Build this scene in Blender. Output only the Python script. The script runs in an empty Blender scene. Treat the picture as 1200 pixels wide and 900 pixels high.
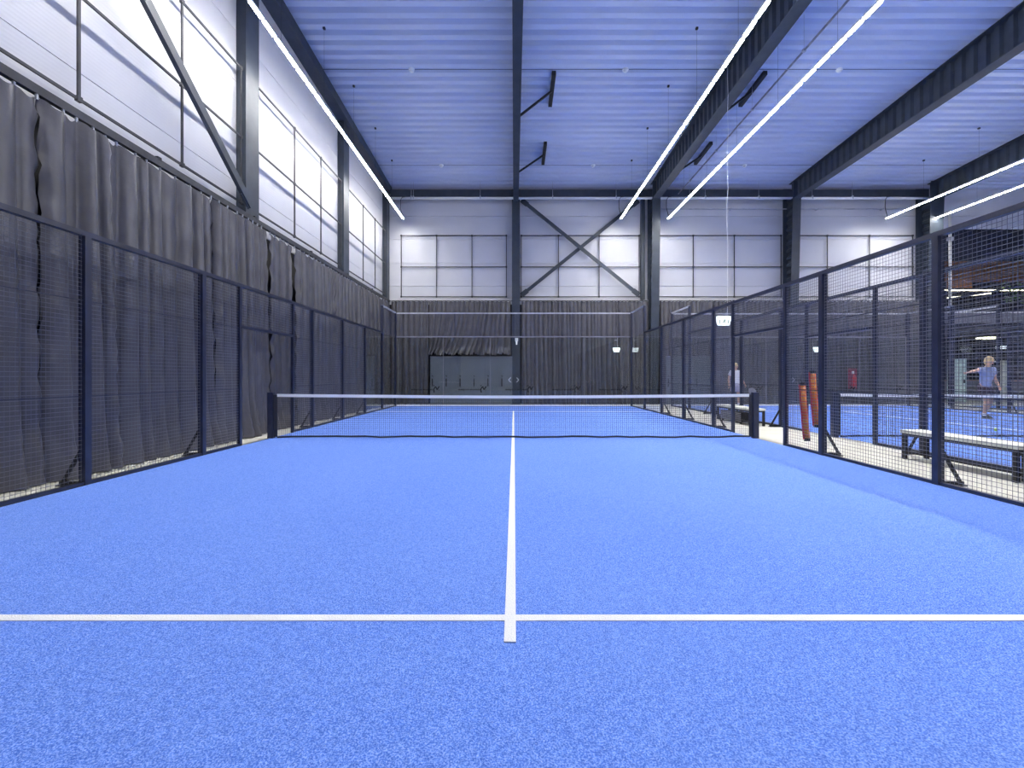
import bpy, math, random
from mathutils import Vector, Matrix

sc = bpy.context.scene
C = sc.collection
PI = math.pi

# ---------------------------------------------------------------- camera, world, exposure
cam_d = bpy.data.cameras.new('camera')
cam_d.sensor_width = 36.0
cam_d.lens = 36.0 * 533.0 / 1200.0
cam_d.shift_x = -2.5 / 1200.0
cam_d.shift_y = -9.4 / 1200.0
cam_d.clip_start = 0.05
cam_d.clip_end = 200
cam = bpy.data.objects.new('camera', cam_d)
cam.location = (0.02, 0.0, 1.287)
cam.rotation_euler = (PI / 2, 0, 0)
C.objects.link(cam)
sc.camera = cam

world = bpy.data.worlds.new('world')
sc.world = world
world.use_nodes = True
world.node_tree.nodes['Background'].inputs[0].default_value = (0.75, 0.82, 1.0, 1)
world.node_tree.nodes['Background'].inputs[1].default_value = 0.3

LAMP = 150.0            # strength of the luminaires
sc.view_settings.view_transform = 'Standard'
sc.view_settings.look = 'None'
sc.view_settings.gamma = 1.0
sc.view_settings.use_curve_mapping = False
sc.view_settings.exposure = 0.0
sc.cycles.max_bounces = 10
sc.cycles.diffuse_bounces = 5
sc.cycles.glossy_bounces = 4
sc.cycles.transparent_max_bounces = 40
sc.cycles.caustics_reflective = False
sc.cycles.caustics_refractive = False

# ---------------------------------------------------------------- helpers
class MB:
    def __init__(s):
        s.v = []; s.f = []; s.m = []
    def quad(s, a, b, c, d, m=0):
        i = len(s.v); s.v += [a, b, c, d]; s.f.append((i, i+1, i+2, i+3)); s.m.append(m); return s
    def box(s, x0, x1, y0, y1, z0, z1, m=0):
        i = len(s.v)
        s.v += [(x0,y0,z0),(x1,y0,z0),(x1,y1,z0),(x0,y1,z0),(x0,y0,z1),(x1,y0,z1),(x1,y1,z1),(x0,y1,z1)]
        for q in ((3,2,1,0),(4,5,6,7),(0,1,5,4),(1,2,6,5),(2,3,7,6),(3,0,4,7)):
            s.f.append(tuple(i+k for k in q)); s.m.append(m)
        return s
    def bar(s, p, q, w, h, up=(0,0,1), m=0):
        p = Vector(p); q = Vector(q); d = (q-p).normalized(); up = Vector(up)
        a = d.cross(up)
        if a.length < 1e-4: a = d.cross(Vector((1,0,0)))
        a.normalize(); b = a.cross(d).normalized()
        i = len(s.v)
        for o in (p, q):
            for (u, v) in ((-1,-1),(1,-1),(1,1),(-1,1)):
                s.v.append(tuple(o + a*(u*w/2) + b*(v*h/2)))
        for k in range(4):
            s.f.append((i+k, i+(k+1)%4, i+4+(k+1)%4, i+4+k)); s.m.append(m)
        s.f.append((i+3,i+2,i+1,i)); s.f.append((i+4,i+5,i+6,i+7)); s.m += [m, m]
        return s
    def tube(s, pts, r, n=8, cap=True, m=0):
        pts = [Vector(p) for p in pts]
        rs = r if isinstance(r, (list, tuple)) else [r]*len(pts)
        base = len(s.v)
        prev = None
        for k, p in enumerate(pts):
            if k == 0: d = pts[1]-pts[0]
            elif k == len(pts)-1: d = pts[-1]-pts[-2]
            else: d = pts[k+1]-pts[k-1]
            d.normalize()
            if prev is None:
                a = d.cross(Vector((0,0,1)))
                if a.length < 1e-3: a = d.cross(Vector((1,0,0)))
            else:
                a = prev - d*prev.dot(d)
            a.normalize(); prev = a; b = d.cross(a)
            for j in range(n):
                t = 2*PI*j/n
                s.v.append(tuple(p + (a*math.cos(t) + b*math.sin(t))*rs[k]))
        for k in range(len(pts)-1):
            for j in range(n):
                s.f.append((base+k*n+j, base+k*n+(j+1)%n, base+(k+1)*n+(j+1)%n, base+(k+1)*n+j)); s.m.append(m)
        if cap:
            s.f.append(tuple(base+j for j in reversed(range(n)))); s.m.append(m)
            e = base+(len(pts)-1)*n
            s.f.append(tuple(e+j for j in range(n))); s.m.append(m)
        return s
    def wire(s, p, q, r):
        return s.tube([p, q], r, 4, False)
    def sphere(s, c, rx, ry, rz, nu=16, nv=10, v0=0.0, v1=1.0, m=0):
        base = len(s.v)
        for i in range(nv+1):
            th = PI*(v0+(v1-v0)*i/nv)
            for j in range(nu):
                ph = 2*PI*j/nu
                s.v.append((c[0]+rx*math.sin(th)*math.cos(ph), c[1]+ry*math.sin(th)*math.sin(ph), c[2]+rz*math.cos(th)))
        for i in range(nv):
            for j in range(nu):
                s.f.append((base+i*nu+j, base+(i+1)*nu+j, base+(i+1)*nu+(j+1)%nu, base+i*nu+(j+1)%nu)); s.m.append(m)
        return s
    def build(s, name, mat, parent=None, smooth=False, origin=None):
        root = parent
        off = Vector((0,0,0))
        if parent is not None:
            while root.parent is not None: root = root.parent
            off = Vector(root.location)
        if origin is not None: off = Vector(origin)
        me = bpy.data.meshes.new(name)
        me.from_pydata([tuple(Vector(v)-off) for v in s.v], [], s.f)
        mats = mat if isinstance(mat, (list, tuple)) else [mat]
        for k in mats: me.materials.append(k)
        if len(mats) > 1: me.polygons.foreach_set('material_index', s.m)
        if smooth: me.polygons.foreach_set('use_smooth', [True]*len(me.polygons))
        me.update()
        o = bpy.data.objects.new(name, me)
        C.objects.link(o)
        if parent is not None: o.parent = parent
        elif origin is not None: o.location = origin
        return o

def thing(name, label, cat, loc=(0,0,0), group=None):
    o = bpy.data.objects.new(name, None); C.objects.link(o)
    o.empty_display_size = 0.2
    o.location = loc
    return tag(o, label, cat, group)
def tag(o, label, cat, group=None):
    o['label'] = label; o['category'] = cat
    if group: o['group'] = group
    return o
def struct(o, label=None):
    o['kind'] = 'structure'
    if label: o['label'] = label
    return o
def stuff(o):
    o['kind'] = 'stuff'; return o
def copy_tree(o, parent=None):
    c = o.copy(); C.objects.link(c)
    if parent is not None: c.parent = parent
    for ch in list(o.children): copy_tree(ch, c)
    return c

# ---------------------------------------------------------------- materials
def mat(name, col, rough=0.6, metal=0.0, emit=0.0, spec=0.5):
    m = bpy.data.materials.new(name); m.use_nodes = True
    b = m.node_tree.nodes['Principled BSDF']
    b.inputs['Base Color'].default_value = (*col, 1)
    b.inputs['Roughness'].default_value = rough
    b.inputs['Metallic'].default_value = metal
    b.inputs['Specular IOR Level'].default_value = spec
    if emit:
        b.inputs['Emission Color'].default_value = (*col, 1)
        b.inputs['Emission Strength'].default_value = emit
    return m
def noisy(name, c1, c2, scale=8.0, rough=0.7, bump=0.0, bscale=None, detail=4.0, stretch=(1,1,1), spec=0.5, lo=0.35, hi=0.65):
    m = mat(name, c1, rough, spec=spec); nt = m.node_tree; N = nt.nodes; L = nt.links
    b = N['Principled BSDF']
    tc = N.new('ShaderNodeTexCoord'); mp = N.new('ShaderNodeMapping'); mp.inputs['Scale'].default_value = stretch
    L.new(tc.outputs['Object'], mp.inputs['Vector'])
    no = N.new('ShaderNodeTexNoise'); no.inputs['Scale'].default_value = scale; no.inputs['Detail'].default_value = detail
    L.new(mp.outputs['Vector'], no.inputs['Vector'])
    r = N.new('ShaderNodeValToRGB'); r.color_ramp.elements[0].position = lo; r.color_ramp.elements[1].position = hi
    r.color_ramp.elements[0].color = (*c1,1); r.color_ramp.elements[1].color = (*c2,1)
    L.new(no.outputs['Fac'], r.inputs['Fac']); L.new(r.outputs['Color'], b.inputs['Base Color'])
    if bump:
        n2 = N.new('ShaderNodeTexNoise'); n2.inputs['Scale'].default_value = bscale or scale; n2.inputs['Detail'].default_value = 5
        L.new(mp.outputs['Vector'], n2.inputs['Vector'])
        bp = N.new('ShaderNodeBump'); bp.inputs['Strength'].default_value = bump; bp.inputs['Distance'].default_value = 0.02
        L.new(n2.outputs['Fac'], bp.inputs['Height']); L.new(bp.outputs['Normal'], b.inputs['Normal'])
    return m

def turf_material():
    m = mat('blue_turf', (0.05,0.17,0.6), 0.85, spec=0.25); nt = m.node_tree; N = nt.nodes; L = nt.links
    b = N['Principled BSDF']
    tc = N.new('ShaderNodeTexCoord')
    fine = N.new('ShaderNodeTexNoise'); fine.inputs['Scale'].default_value = 150; fine.inputs['Detail'].default_value = 3
    fine.inputs['Roughness'].default_value = 0.7
    L.new(tc.outputs['Object'], fine.inputs['Vector'])
    r = N.new('ShaderNodeValToRGB')
    e = r.color_ramp.elements
    e[0].position = 0.38; e[0].color = (0.035,0.125,0.62,1)
    e[1].position = 0.62; e[1].color = (0.32,0.47,0.95,1)
    x = e.new(0.5); x.color = (0.115,0.255,0.78,1)
    L.new(fine.outputs['Fac'], r.inputs['Fac'])
    # sand grains left between the fibres
    vo = N.new('ShaderNodeTexVoronoi'); vo.inputs['Scale'].default_value = 70
    L.new(tc.outputs['Object'], vo.inputs['Vector'])
    lt = N.new('ShaderNodeMath'); lt.operation = 'LESS_THAN'; lt.inputs[1].default_value = 0.2
    L.new(vo.outputs['Distance'], lt.inputs[0])
    sep = N.new('ShaderNodeSeparateColor'); L.new(vo.outputs['Color'], sep.inputs[0])
    gt = N.new('ShaderNodeMath'); gt.operation = 'GREATER_THAN'; gt.inputs[1].default_value = 0.72
    L.new(sep.outputs[0], gt.inputs[0])
    mu = N.new('ShaderNodeMath'); mu.operation = 'MULTIPLY'; L.new(lt.outputs[0], mu.inputs[0]); L.new(gt.outputs[0], mu.inputs[1])
    m2 = N.new('ShaderNodeMath'); m2.operation = 'MULTIPLY'; m2.inputs[1].default_value = 0.55; L.new(mu.outputs[0], m2.inputs[0])
    mx = N.new('ShaderNodeMix'); mx.data_type = 'RGBA'; mx.inputs[7].default_value = (0.5,0.62,0.95,1)
    L.new(m2.outputs[0], mx.inputs[0]); L.new(r.outputs['Color'], mx.inputs[6])
    # brushed / worn areas
    big = N.new('ShaderNodeTexNoise'); big.inputs['Scale'].default_value = 0.55; big.inputs['Detail'].default_value = 3
    L.new(tc.outputs['Object'], big.inputs['Vector'])
    r2 = N.new('ShaderNodeValToRGB'); r2.color_ramp.elements[0].position = 0.35; r2.color_ramp.elements[1].position = 0.7
    r2.color_ramp.elements[0].color = (0,0,0,1); r2.color_ramp.elements[1].color = (0.22,0.22,0.22,1)
    L.new(big.outputs['Fac'], r2.inputs['Fac'])
    m3 = N.new('ShaderNodeMix'); m3.data_type = 'RGBA'; m3.inputs[7].default_value = (0.20,0.34,0.84,1)
    L.new(r2.outputs['Color'], m3.inputs[0]); L.new(mx.outputs[2], m3.inputs[6])
    mid = N.new('ShaderNodeTexNoise'); mid.inputs['Scale'].default_value = 52; mid.inputs['Detail'].default_value = 2
    L.new(tc.outputs['Object'], mid.inputs['Vector'])
    r3 = N.new('ShaderNodeValToRGB'); r3.color_ramp.elements[0].position = 0.36; r3.color_ramp.elements[1].position = 0.66
    r3.color_ramp.elements[0].color = (0.85,0.87,0.91,1); r3.color_ramp.elements[1].color = (1.13,1.10,1.05,1)
    L.new(mid.outputs['Fac'], r3.inputs['Fac'])
    m4 = N.new('ShaderNodeMix'); m4.data_type = 'RGBA'; m4.blend_type = 'MULTIPLY'; m4.inputs[0].default_value = 1.0
    L.new(m3.outputs[2], m4.inputs[6]); L.new(r3.outputs['Color'], m4.inputs[7])
    L.new(m4.outputs[2], b.inputs['Base Color'])
    bp = N.new('ShaderNodeBump'); bp.inputs['Strength'].default_value = 0.5; bp.inputs['Distance'].default_value = 0.008
    L.new(fine.outputs['Fac'], bp.inputs['Height']); L.new(bp.outputs['Normal'], b.inputs['Normal'])
    return m

def ribbed_panel():
    m = noisy('white_ribbed_panel', (0.63,0.63,0.67), (0.67,0.67,0.705), 0.8, 0.36)
    nt = m.node_tree; N = nt.nodes; L = nt.links; b = N['Principled BSDF']
    tc = N.new('ShaderNodeTexCoord')
    w = N.new('ShaderNodeTexWave'); w.bands_direction = 'Z'; w.inputs['Scale'].default_value = 5.5; w.inputs['Distortion'].default_value = 0
    L.new(tc.outputs['Object'], w.inputs['Vector'])
    bp = N.new('ShaderNodeBump'); bp.inputs['Strength'].default_value = 0.25; bp.inputs['Distance'].default_value = 0.003
    L.new(w.outputs['Fac'], bp.inputs['Height']); L.new(bp.outputs['Normal'], b.inputs['Normal'])
    return m

def lamp_material():
    # downlight optic: light leaves mostly square to the diffuser
    m = bpy.data.materials.new('lit_diffuser'); m.use_nodes = True
    nt = m.node_tree; N = nt.nodes; L = nt.links
    N.remove(N['Principled BSDF'])
    em = N.new('ShaderNodeEmission'); em.inputs[0].default_value = (1.0, 0.985, 0.95, 1)
    ge = N.new('ShaderNodeNewGeometry')
    dt = N.new('ShaderNodeVectorMath'); dt.operation = 'DOT_PRODUCT'
    L.new(ge.outputs['Normal'], dt.inputs[0]); L.new(ge.outputs['Incoming'], dt.inputs[1])
    mx = N.new('ShaderNodeMath'); mx.operation = 'MAXIMUM'; mx.inputs[1].default_value = 0.0; L.new(dt.outputs['Value'], mx.inputs[0])
    pw = N.new('ShaderNodeMath'); pw.operation = 'POWER'; pw.inputs[1].default_value = 0.8; L.new(mx.outputs[0], pw.inputs[0])
    mu = N.new('ShaderNodeMath'); mu.operation = 'MULTIPLY'; mu.inputs[1].default_value = LAMP*1.75; L.new(pw.outputs[0], mu.inputs[0])
    L.new(mu.outputs[0], em.inputs[1]); L.new(em.outputs[0], N['Material Output'].inputs['Surface'])
    return m

def glass_material():
    m = bpy.data.materials.new('clear_glass'); m.use_nodes = True
    nt = m.node_tree; N = nt.nodes; L = nt.links
    N.remove(N['Principled BSDF'])
    out = N['Material Output']
    tr = N.new('ShaderNodeBsdfTransparent'); tr.inputs[0].default_value = (0.955,0.975,0.97,1)
    gl = N.new('ShaderNodeBsdfGlossy'); gl.inputs['Roughness'].default_value = 0.01
    fr = N.new('ShaderNodeFresnel'); fr.inputs['IOR'].default_value = 1.45
    geo = N.new('ShaderNodeNewGeometry')
    inv = N.new('ShaderNodeMath'); inv.operation = 'SUBTRACT'; inv.inputs[0].default_value = 1.0
    L.new(geo.outputs['Backfacing'], inv.inputs[1])
    mf = N.new('ShaderNodeMath'); mf.operation = 'MULTIPLY'
    L.new(fr.outputs[0], mf.inputs[0]); L.new(inv.outputs[0], mf.inputs[1])
    two = N.new('ShaderNodeMath'); two.operation = 'MULTIPLY'; two.inputs[1].default_value = 1.9; two.use_clamp = True
    L.new(mf.outputs[0], two.inputs[0])
    mx = N.new('ShaderNodeMixShader')
    L.new(two.outputs[0], mx.inputs[0]); L.new(tr.outputs[0], mx.inputs[1]); L.new(gl.outputs[0], mx.inputs[2])
    L.new(mx.outputs[0], out.inputs['Surface'])
    return m

M_turf = turf_material()
M_line = noisy('white_turf_line', (0.78,0.80,0.80), (0.9,0.9,0.9), 120, 0.9, 0.4)
M_conc = noisy('pale_concrete', (0.49,0.485,0.42), (0.58,0.57,0.50), 1.7, 0.8, 0.1, 40)
M_panel = ribbed_panel()
M_lower = noisy('dark_lower_wall', (0.02,0.02,0.022), (0.035,0.035,0.04), 2, 0.9)
M_white = noisy('white_wall', (0.72,0.72,0.74), (0.78,0.78,0.8), 1.0, 0.7)
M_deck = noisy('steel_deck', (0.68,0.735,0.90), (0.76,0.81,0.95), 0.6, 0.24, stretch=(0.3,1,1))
M_steel = noisy('navy_steel', (0.034,0.044,0.062), (0.047,0.060,0.080), 3, 0.45)
M_fence = noisy('fence_paint', (0.02,0.024,0.05), (0.032,0.038,0.07), 6, 0.38)
M_wire = mat('fence_wire', (0.15,0.155,0.19), 0.3)
M_dark = noisy('black_metal', (0.012,0.012,0.014), (0.022,0.022,0.026), 8, 0.5)
M_rail = noisy('dark_grid_rail', (0.03,0.032,0.04), (0.05,0.052,0.06), 5, 0.5)
M_curtain = noisy('charcoal_curtain', (0.082,0.080,0.092), (0.112,0.109,0.122), 3.0, 0.38, 0.25, 14, spec=0.5)
M_net = mat('black_net', (0.02,0.022,0.035), 0.7)
M_tape = noisy('white_tape', (0.90,0.91,0.90), (0.95,0.95,0.93), 9, 0.5)
M_glass = glass_material()
M_cream = noisy('cream_seat', (0.66,0.67,0.58), (0.74,0.74,0.66), 6, 0.5)
M_pipe = noisy('grey_pipe', (0.16,0.17,0.22), (0.22,0.23,0.28), 5, 0.45)
M_galv = noisy('galvanised_pipe', (0.42,0.44,0.50), (0.55,0.57,0.62), 6, 0.4)
M_lamp = lamp_material()
M_house = noisy('white_housing', (0.7,0.7,0.7), (0.76,0.76,0.76), 4, 0.5)
M_sign = mat('lit_sign_face', (0.92,1.0,0.97), 0.4, emit=1.3)
M_green = mat('sign_green', (0.01,0.09,0.04), 0.5)
M_board = noisy('grey_board', (0.13,0.145,0.16), (0.155,0.17,0.185), 1.2, 0.6)
M_red = noisy('red_plastic', (0.55,0.03,0.05), (0.62,0.05,0.07), 5, 0.4)
M_maroon = noisy('maroon_board', (0.22,0.03,0.06), (0.28,0.05,0.09), 4, 0.6)
M_orange = noisy('orange_plastic', (0.62,0.14,0.02), (0.72,0.34,0.03), 3, 0.45)
M_timber = noisy('warm_timber', (0.26,0.11,0.05), (0.40,0.19,0.09), 2.5, 0.5, stretch=(3,1,0.4))
M_navy = noisy('navy_cladding', (0.010,0.013,0.028), (0.016,0.02,0.04), 2, 0.6)
M_leaf = noisy('green_leaf', (0.05,0.14,0.02), (0.12,0.24,0.04), 9, 0.5)
M_slat = noisy('grey_slat', (0.20,0.20,0.23), (0.26,0.26,0.29), 4, 0.5)
M_pale = noisy('pale_door_paint', (0.60,0.74,0.70), (0.68,0.80,0.77), 3, 0.4)
M_warmlamp = mat('warm_lamp', (1.0,0.93,0.7), 0.5, emit=5.0)
M_ball = noisy('tennis_felt', (0.50,0.72,0.06), (0.60,0.80,0.10), 60, 0.9)
M_letter = mat('white_letter', (0.85,0.87,0.9), 0.5, emit=0.8)
M_decal = mat('black_decal', (0.006,0.008,0.012), 0.6)
M_decalw = mat('white_decal', (0.75,0.75,0.78), 0.6)

# ---------------------------------------------------------------- key dimensions
NET = 9.344
YB = 21.1            # back wall face
XL = -5.95           # left wall face
YF = -12.0           # wall behind the camera
XR = 36.0
COLS = [0.1, 6.35, 12.6, 18.85, 25.1, 31.35]
LCOL = [-6.7, -1.12, 4.45, 10.02, 15.63, 20.82]
def zc(y): return 9.95 + 0.05*(21-y)
def zb(y): return 9.18 + 0.027*(21-y)

# ---------------------------------------------------------------- setting
struct(MB().box(-6.3, XR+.3, YF-.3, 28.5, -0.2, 0.0).build('floor', M_conc))

# corrugated roof deck
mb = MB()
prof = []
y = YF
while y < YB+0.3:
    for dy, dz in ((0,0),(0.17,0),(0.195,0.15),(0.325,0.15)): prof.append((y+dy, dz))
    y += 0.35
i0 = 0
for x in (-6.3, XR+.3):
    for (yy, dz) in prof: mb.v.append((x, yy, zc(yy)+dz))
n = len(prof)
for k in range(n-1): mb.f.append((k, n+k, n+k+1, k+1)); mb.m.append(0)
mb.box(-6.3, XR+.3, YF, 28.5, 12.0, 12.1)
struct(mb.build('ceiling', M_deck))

rows = [4.60, 5.45, 6.53, 7.61, 8.69, 10.05]
def wall_panels(root, cells):
    for c in cells:
        MB().box(*c).build('wall_panel', M_panel, root)
# left wall
wl = struct(MB().box(XL-0.3, XL-0.06, YF-.3, YB+.2, 0, 11.9).box(XL-.06, XL-.01, YF, YB, 0, 4.59).build('wall_left', M_lower))
ys = [YF] + LCOL + [YB]
cells = []
for a, b in zip(ys[:-1], ys[1:]):
    for z0, z1 in zip(rows[:-1], rows[1:]):
        zt = z1 if z1 < 10 else zc((a+b)/2)+0.05
        cells.append((XL-0.06, XL, a+.006, b-.006, z0+.006, zt-.006))
wall_panels(wl, cells)
# back wall (solid up to the lounge opening, above it a fascia zone)
wb = struct(MB().box(XL-.3, 19.25, YB+.06, YB+.3, 0, 11.9).box(XL, 19.25, YB+.01, YB+.06, 0, 4.59).build('wall_back', M_lower))
wb2 = struct(MB().box(19.26, XR+.3, YB+.06, YB+.3, 8.1, 11.9).build('wall_lounge_front', M_lower))
xs = [XL] + COLS + [XR]
cells = []
for a, b in zip(xs[:-1], xs[1:]):
    for z0, z1 in zip(rows[:-1], rows[1:]):
        if b > 19.3:
            if z1 < 8.6: continue
            a = max(a, 19.26)
        z0c = 8.1 if (b > 19.3 and z0 < 8.1) else z0
        zt = z1 if z1 < 10 else zc(YB)+0.05
        cells.append((a+.006, b-.006, YB, YB+.06, z0c+.006, zt-.006))
wall_panels(wb, [c for c in cells if c[0] < 19])
wall_panels(wb2, [c for c in cells if c[0] >= 19])
struct(MB().box(XR, XR+.3, YF, 28.5, 0, 12).build('wall_right', M_white))
struct(MB().box(-6.3, XR+.3, YF-.3, YF, 0, 12).build('wall_front', M_white))

# steel ledge where panels meet the dark lower wall
struct(MB().box(XL+.0, 19.2, YB-.10, YB, 4.76, 4.83).build('trim_1', M_white))
# ---------------------------------------------------------------- steel frame
def corrugated(mb, plane, x, lo, hi, a0, a1, per, dep, axis):
    """web between curves lo(t), hi(t) for t in a0..a1; axis 'y': t is Y and the web is vertical; axis 'z': t is Z"""
    t = a0; k = 0; pts = []
    while t < a1:
        for dt, o in ((0,-dep/2),(per*.36,-dep/2),(per*.5,dep/2),(per*.86,dep/2)):
            if t+dt < a1: pts.append((t+dt, o))
        t += per
    pts.append((a1, -dep/2))
    b = len(mb.v)
    for t, o in pts:
        if axis == 'y':
            mb.v += [(x+o, t, lo(t)), (x+o, t, hi(t))]
        else:
            mb.v += [(x+o, lo(t), t), (x+o, hi(t), t)]
    for k in range(len(pts)-1):
        mb.f.append((b+2*k, b+2*k+2, b+2*k+3, b+2*k+1)); mb.m.append(0)

beam_words = ['above the centre of the blue court', 'right of the court, beside the long lamp',
              'second to the right, over the next court', 'third to the right, above the far lamps',
              'far right over the third court', 'last before the right wall']
col_words = ['narrow navy steel column behind the middle of the court',
             'navy steel column with corrugated web right of the crossed braces',
             'navy steel column with corrugated web behind the second court, left of its lit panels',
             'wide navy steel column next to the dark lounge',
             'navy steel column in front of the lounge', 'navy steel column by the right wall']
for i, x in enumerate(COLS):
    w = 0.12 if i == 0 else 0.165
    rb = thing('roof_beam', 'navy steel roof beam with corrugated web, ' + beam_words[i], 'beam', (x, 4, 9.3))
    mb = MB()
    n = 12
    for k in range(n):
        ya = YF + (20.55-YF)*k/n; yb = YF + (20.55-YF)*(k+1)/n
        mb.bar((x, ya, zb(ya)), (x, yb, zb(yb)), 2*w, 0.03)
    mb.build('bottom_flange', M_steel, rb)
    mb = MB(); mb.bar((x, YF, zc(YF)-.03), (x, 20.55, zc(20.55)-.03), 2*w, 0.03); mb.build('top_flange', M_steel, rb)
    mb = MB(); corrugated(mb, None, x, zb, lambda t: zc(t)-.04, YF, 20.55, 0.33, 0.07, 'y'); mb.build('web', M_steel, rb)
    co = thing('steel_column', col_words[i], 'column', (x, 20.8, 0))
    inner = (lambda z: 20.60 - 0.40*min(1, z/9.2)) if i else (lambda z: 20.62)
    zt = 9.95 if i else 9.45
    fw = 0.18
    if i == 3: fw = 0.3
    MB().bar((x, 20.98, 0), (x, 20.98, 9.9), 2*fw, 0.03, (0,1,0)).build('rear_flange', M_steel, co)
    MB().bar((x, inner(0), 0), (x, inner(zt), zt), 2*fw, 0.03, (0,1,0)).build('front_flange', M_steel, co)
    mb = MB(); corrugated(mb, None, x, lambda z: inner(z)+.01, lambda z: 20.97, 0.02, 9.4, 0.33, 0.07, 'z'); mb.build('web', M_steel, co)
    MB().box(x-fw-.05, x+fw+.05, inner(0)-.08, 21.05, 0, 0.025).build('base_plate', M_steel, co)
tag(MB().box(5.85, 6.02, 20.86, 21.04, 4.80, 9.4).build('steel_post', M_steel), 'slim dark steel post on the back wall, at the right ends of the crossed braces', 'post')

lw = ['behind the camera', 'left of the camera', 'beside the near end of the left curtain', 'at the foot of the left wall brace, nearest pilaster in view',
      'between the two farther lit grids of the left wall', 'in the far left corner']
for y, wd in zip(LCOL, lw):
    p = thing('wall_column', 'dark steel column on the left wall, ' + wd, 'column', (-5.84, y, 0))
    h = 0.25 if y < 20 else 0.2
    top = zc(y)-.3
    MB().box(-5.95, -5.93, y-h, y+h, 0, top).build('rear_flange', M_steel, p)
    MB().box(-5.76, -5.74, y-h, y+h, 0, top).build('front_flange', M_steel, p)
    MB().box(-5.93, -5.76, y-.02, y+.02, 0, top).build('web', M_steel, p)
    MB().box(-5.93, -5.765, y-h+.01, y-h+.03, 4.8, top).build('side_plate', M_steel, p)
mb = MB().bar((-5.78, YF, zc(YF)-.16), (-5.78, 20.9, zc(20.9)-.16), 0.36, 0.30)
tag(mb.build('eave_beam', M_steel), 'dark steel eave beam along the top of the left wall', 'beam')
mb = MB().box(-5.6, 18.6, 20.62, 20.84, 9.42, 9.74)
tag(mb.build('eave_beam', M_steel), 'dark steel beam across the top of the back wall', 'beam')
# braces
def brace(p, q, label, up, w=.15, h=.07):
    t = thing('diagonal_brace', label, 'brace', tuple(min(a, b) for a, b in zip(p, q)))
    MB().bar(p, q, w, h, up).build('bar', M_steel, t)
    p = Vector(p); q = Vector(q); d = (q-p).normalized()
    for e, s in ((p, 1), (q, -1)):
        MB().bar(e, e+d*s*0.35, w*1.5, h*.35, up).build('end_plate', M_steel, t)
brace((-5.66, 9.80, 4.95), (-5.66, 3.9, 9.45), 'diagonal steel brace across the nearest lit grid of the left wall', (1,0,0), .17, .08)
brace((0.36, 20.84, 9.35), (5.74, 20.84, 5.0), 'back wall brace falling from upper left to lower right', (0,1,0))
brace((0.36, 20.93, 5.0), (5.74, 20.93, 9.35), 'back wall brace rising from lower left to upper right', (0,1,0))
# fly braces
for x, wd in ((0.1, 'the central roof beam'), (6.35, 'the roof beam right of the court')):
    for yy, w2 in ((14.2, 'nearer'), (17.9, 'farther')):
        t = thing('fly_brace', '%s dark fly brace on %s' % (w2, wd), 'brace', (x, yy, zb(yy)))
        MB().bar((x+.1, yy, zb(yy)+.05), (x+1.08, yy, zc(yy)-.12), .06, .06, (0,1,0)).build('arm', M_dark, t)
        MB().bar((x+1.1, yy-.75, zc(yy-.75)-.07), (x+1.1, yy+.75, zc(yy+.75)-.07), .12, .12).build('head_bar', M_dark, t)

# lit grids: dark rail frames in front of the white panels
def grid(label, plane, us, z, lip=None):
    t = thing('rail_grid', label, 'grid', (plane[1] if plane[0]=='x' else us[0], us[0] if plane[0]=='x' else plane[1], z[0]))
    def bx(u0, u1, z0, z1, d=.03):
        if plane[0] == 'x': return MB().box(plane[1]-d/2, plane[1]+d/2, u0, u1, z0, z1)
        return MB().box(u0, u1, plane[1]-d/2, plane[1]+d/2, z0, z1)
    for u in us: bx(u-.017, u+.017, z[0], z[-1]).build('upright', M_rail, t)
    for zz in z: bx(us[0]-.02, us[-1]+.02, zz-.018, zz+.018, .03).build('crossbar', M_rail, t)
    for u in us:
        for zz in z: bx(u-.035, u+.035, zz-.035, zz+.035, .05).build('bracket', M_rail, t)
Z3 = [5.0, 6.4, 7.87]
grid('dark grid of rails on the nearest white bay of the left wall, behind the brace', ('x', -5.82), [4.75, 6.1, 8.0, 9.72], Z3)
grid('dark grid of rails on the second white bay of the left wall', ('x', -5.82), [10.32, 12.1, 13.75, 15.33], Z3)
grid('dark grid of rails on the far white bay of the left wall', ('x', -5.82), [15.95, 17.6, 19.1, 20.55], Z3)
Z4 = [4.95, 6.33, 7.78]
grid('dark grid of rails on the back wall, left of the central column', ('y', 21.03), [-5.2, -3.57, -1.93, -0.34], Z4)
grid('dark grid of rails on the back wall behind the crossed braces', ('y', 21.03), [0.35, 2.07, 3.95, 5.8], Z4)
grid('dark grid of rails on the back wall, third bay, above the hanging exit sign', ('y', 21.03), [6.6, 8.3, 10.2, 12.36], Z4)
grid('dark grid of rails on the back wall, left of the wide column', ('y', 21.03), [12.86, 14.5, 16.45, 18.45], Z4)

# ---------------------------------------------------------------- courts
def court(xc, ynet, label):
    t = thing('court_turf', label, 'court', (xc, ynet, 0))
    MB().box(xc-4.97, xc+4.97, ynet-10.6, ynet+10.0, 0, 0.012).build('carpet', M_turf, t, origin=None)
    for s in (-1, 1):
        MB().box(xc-4.96, xc+4.96, ynet+s*6.95-.029, ynet+s*6.95+.029, .012, .0165).build('service_line', M_line, t)
    MB().box(xc-.029, xc+.029, ynet-7.17, ynet+7.17, .013, .018).build('centre_line', M_line, t)
    return t
court(0, NET, 'bright blue sanded turf of the near court with white service lines')
court(11.83, 9.5, 'blue turf of the neighbouring court seen through the right fence')
court(23.7, 9.5, 'blue turf of the third court at the far right')

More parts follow.
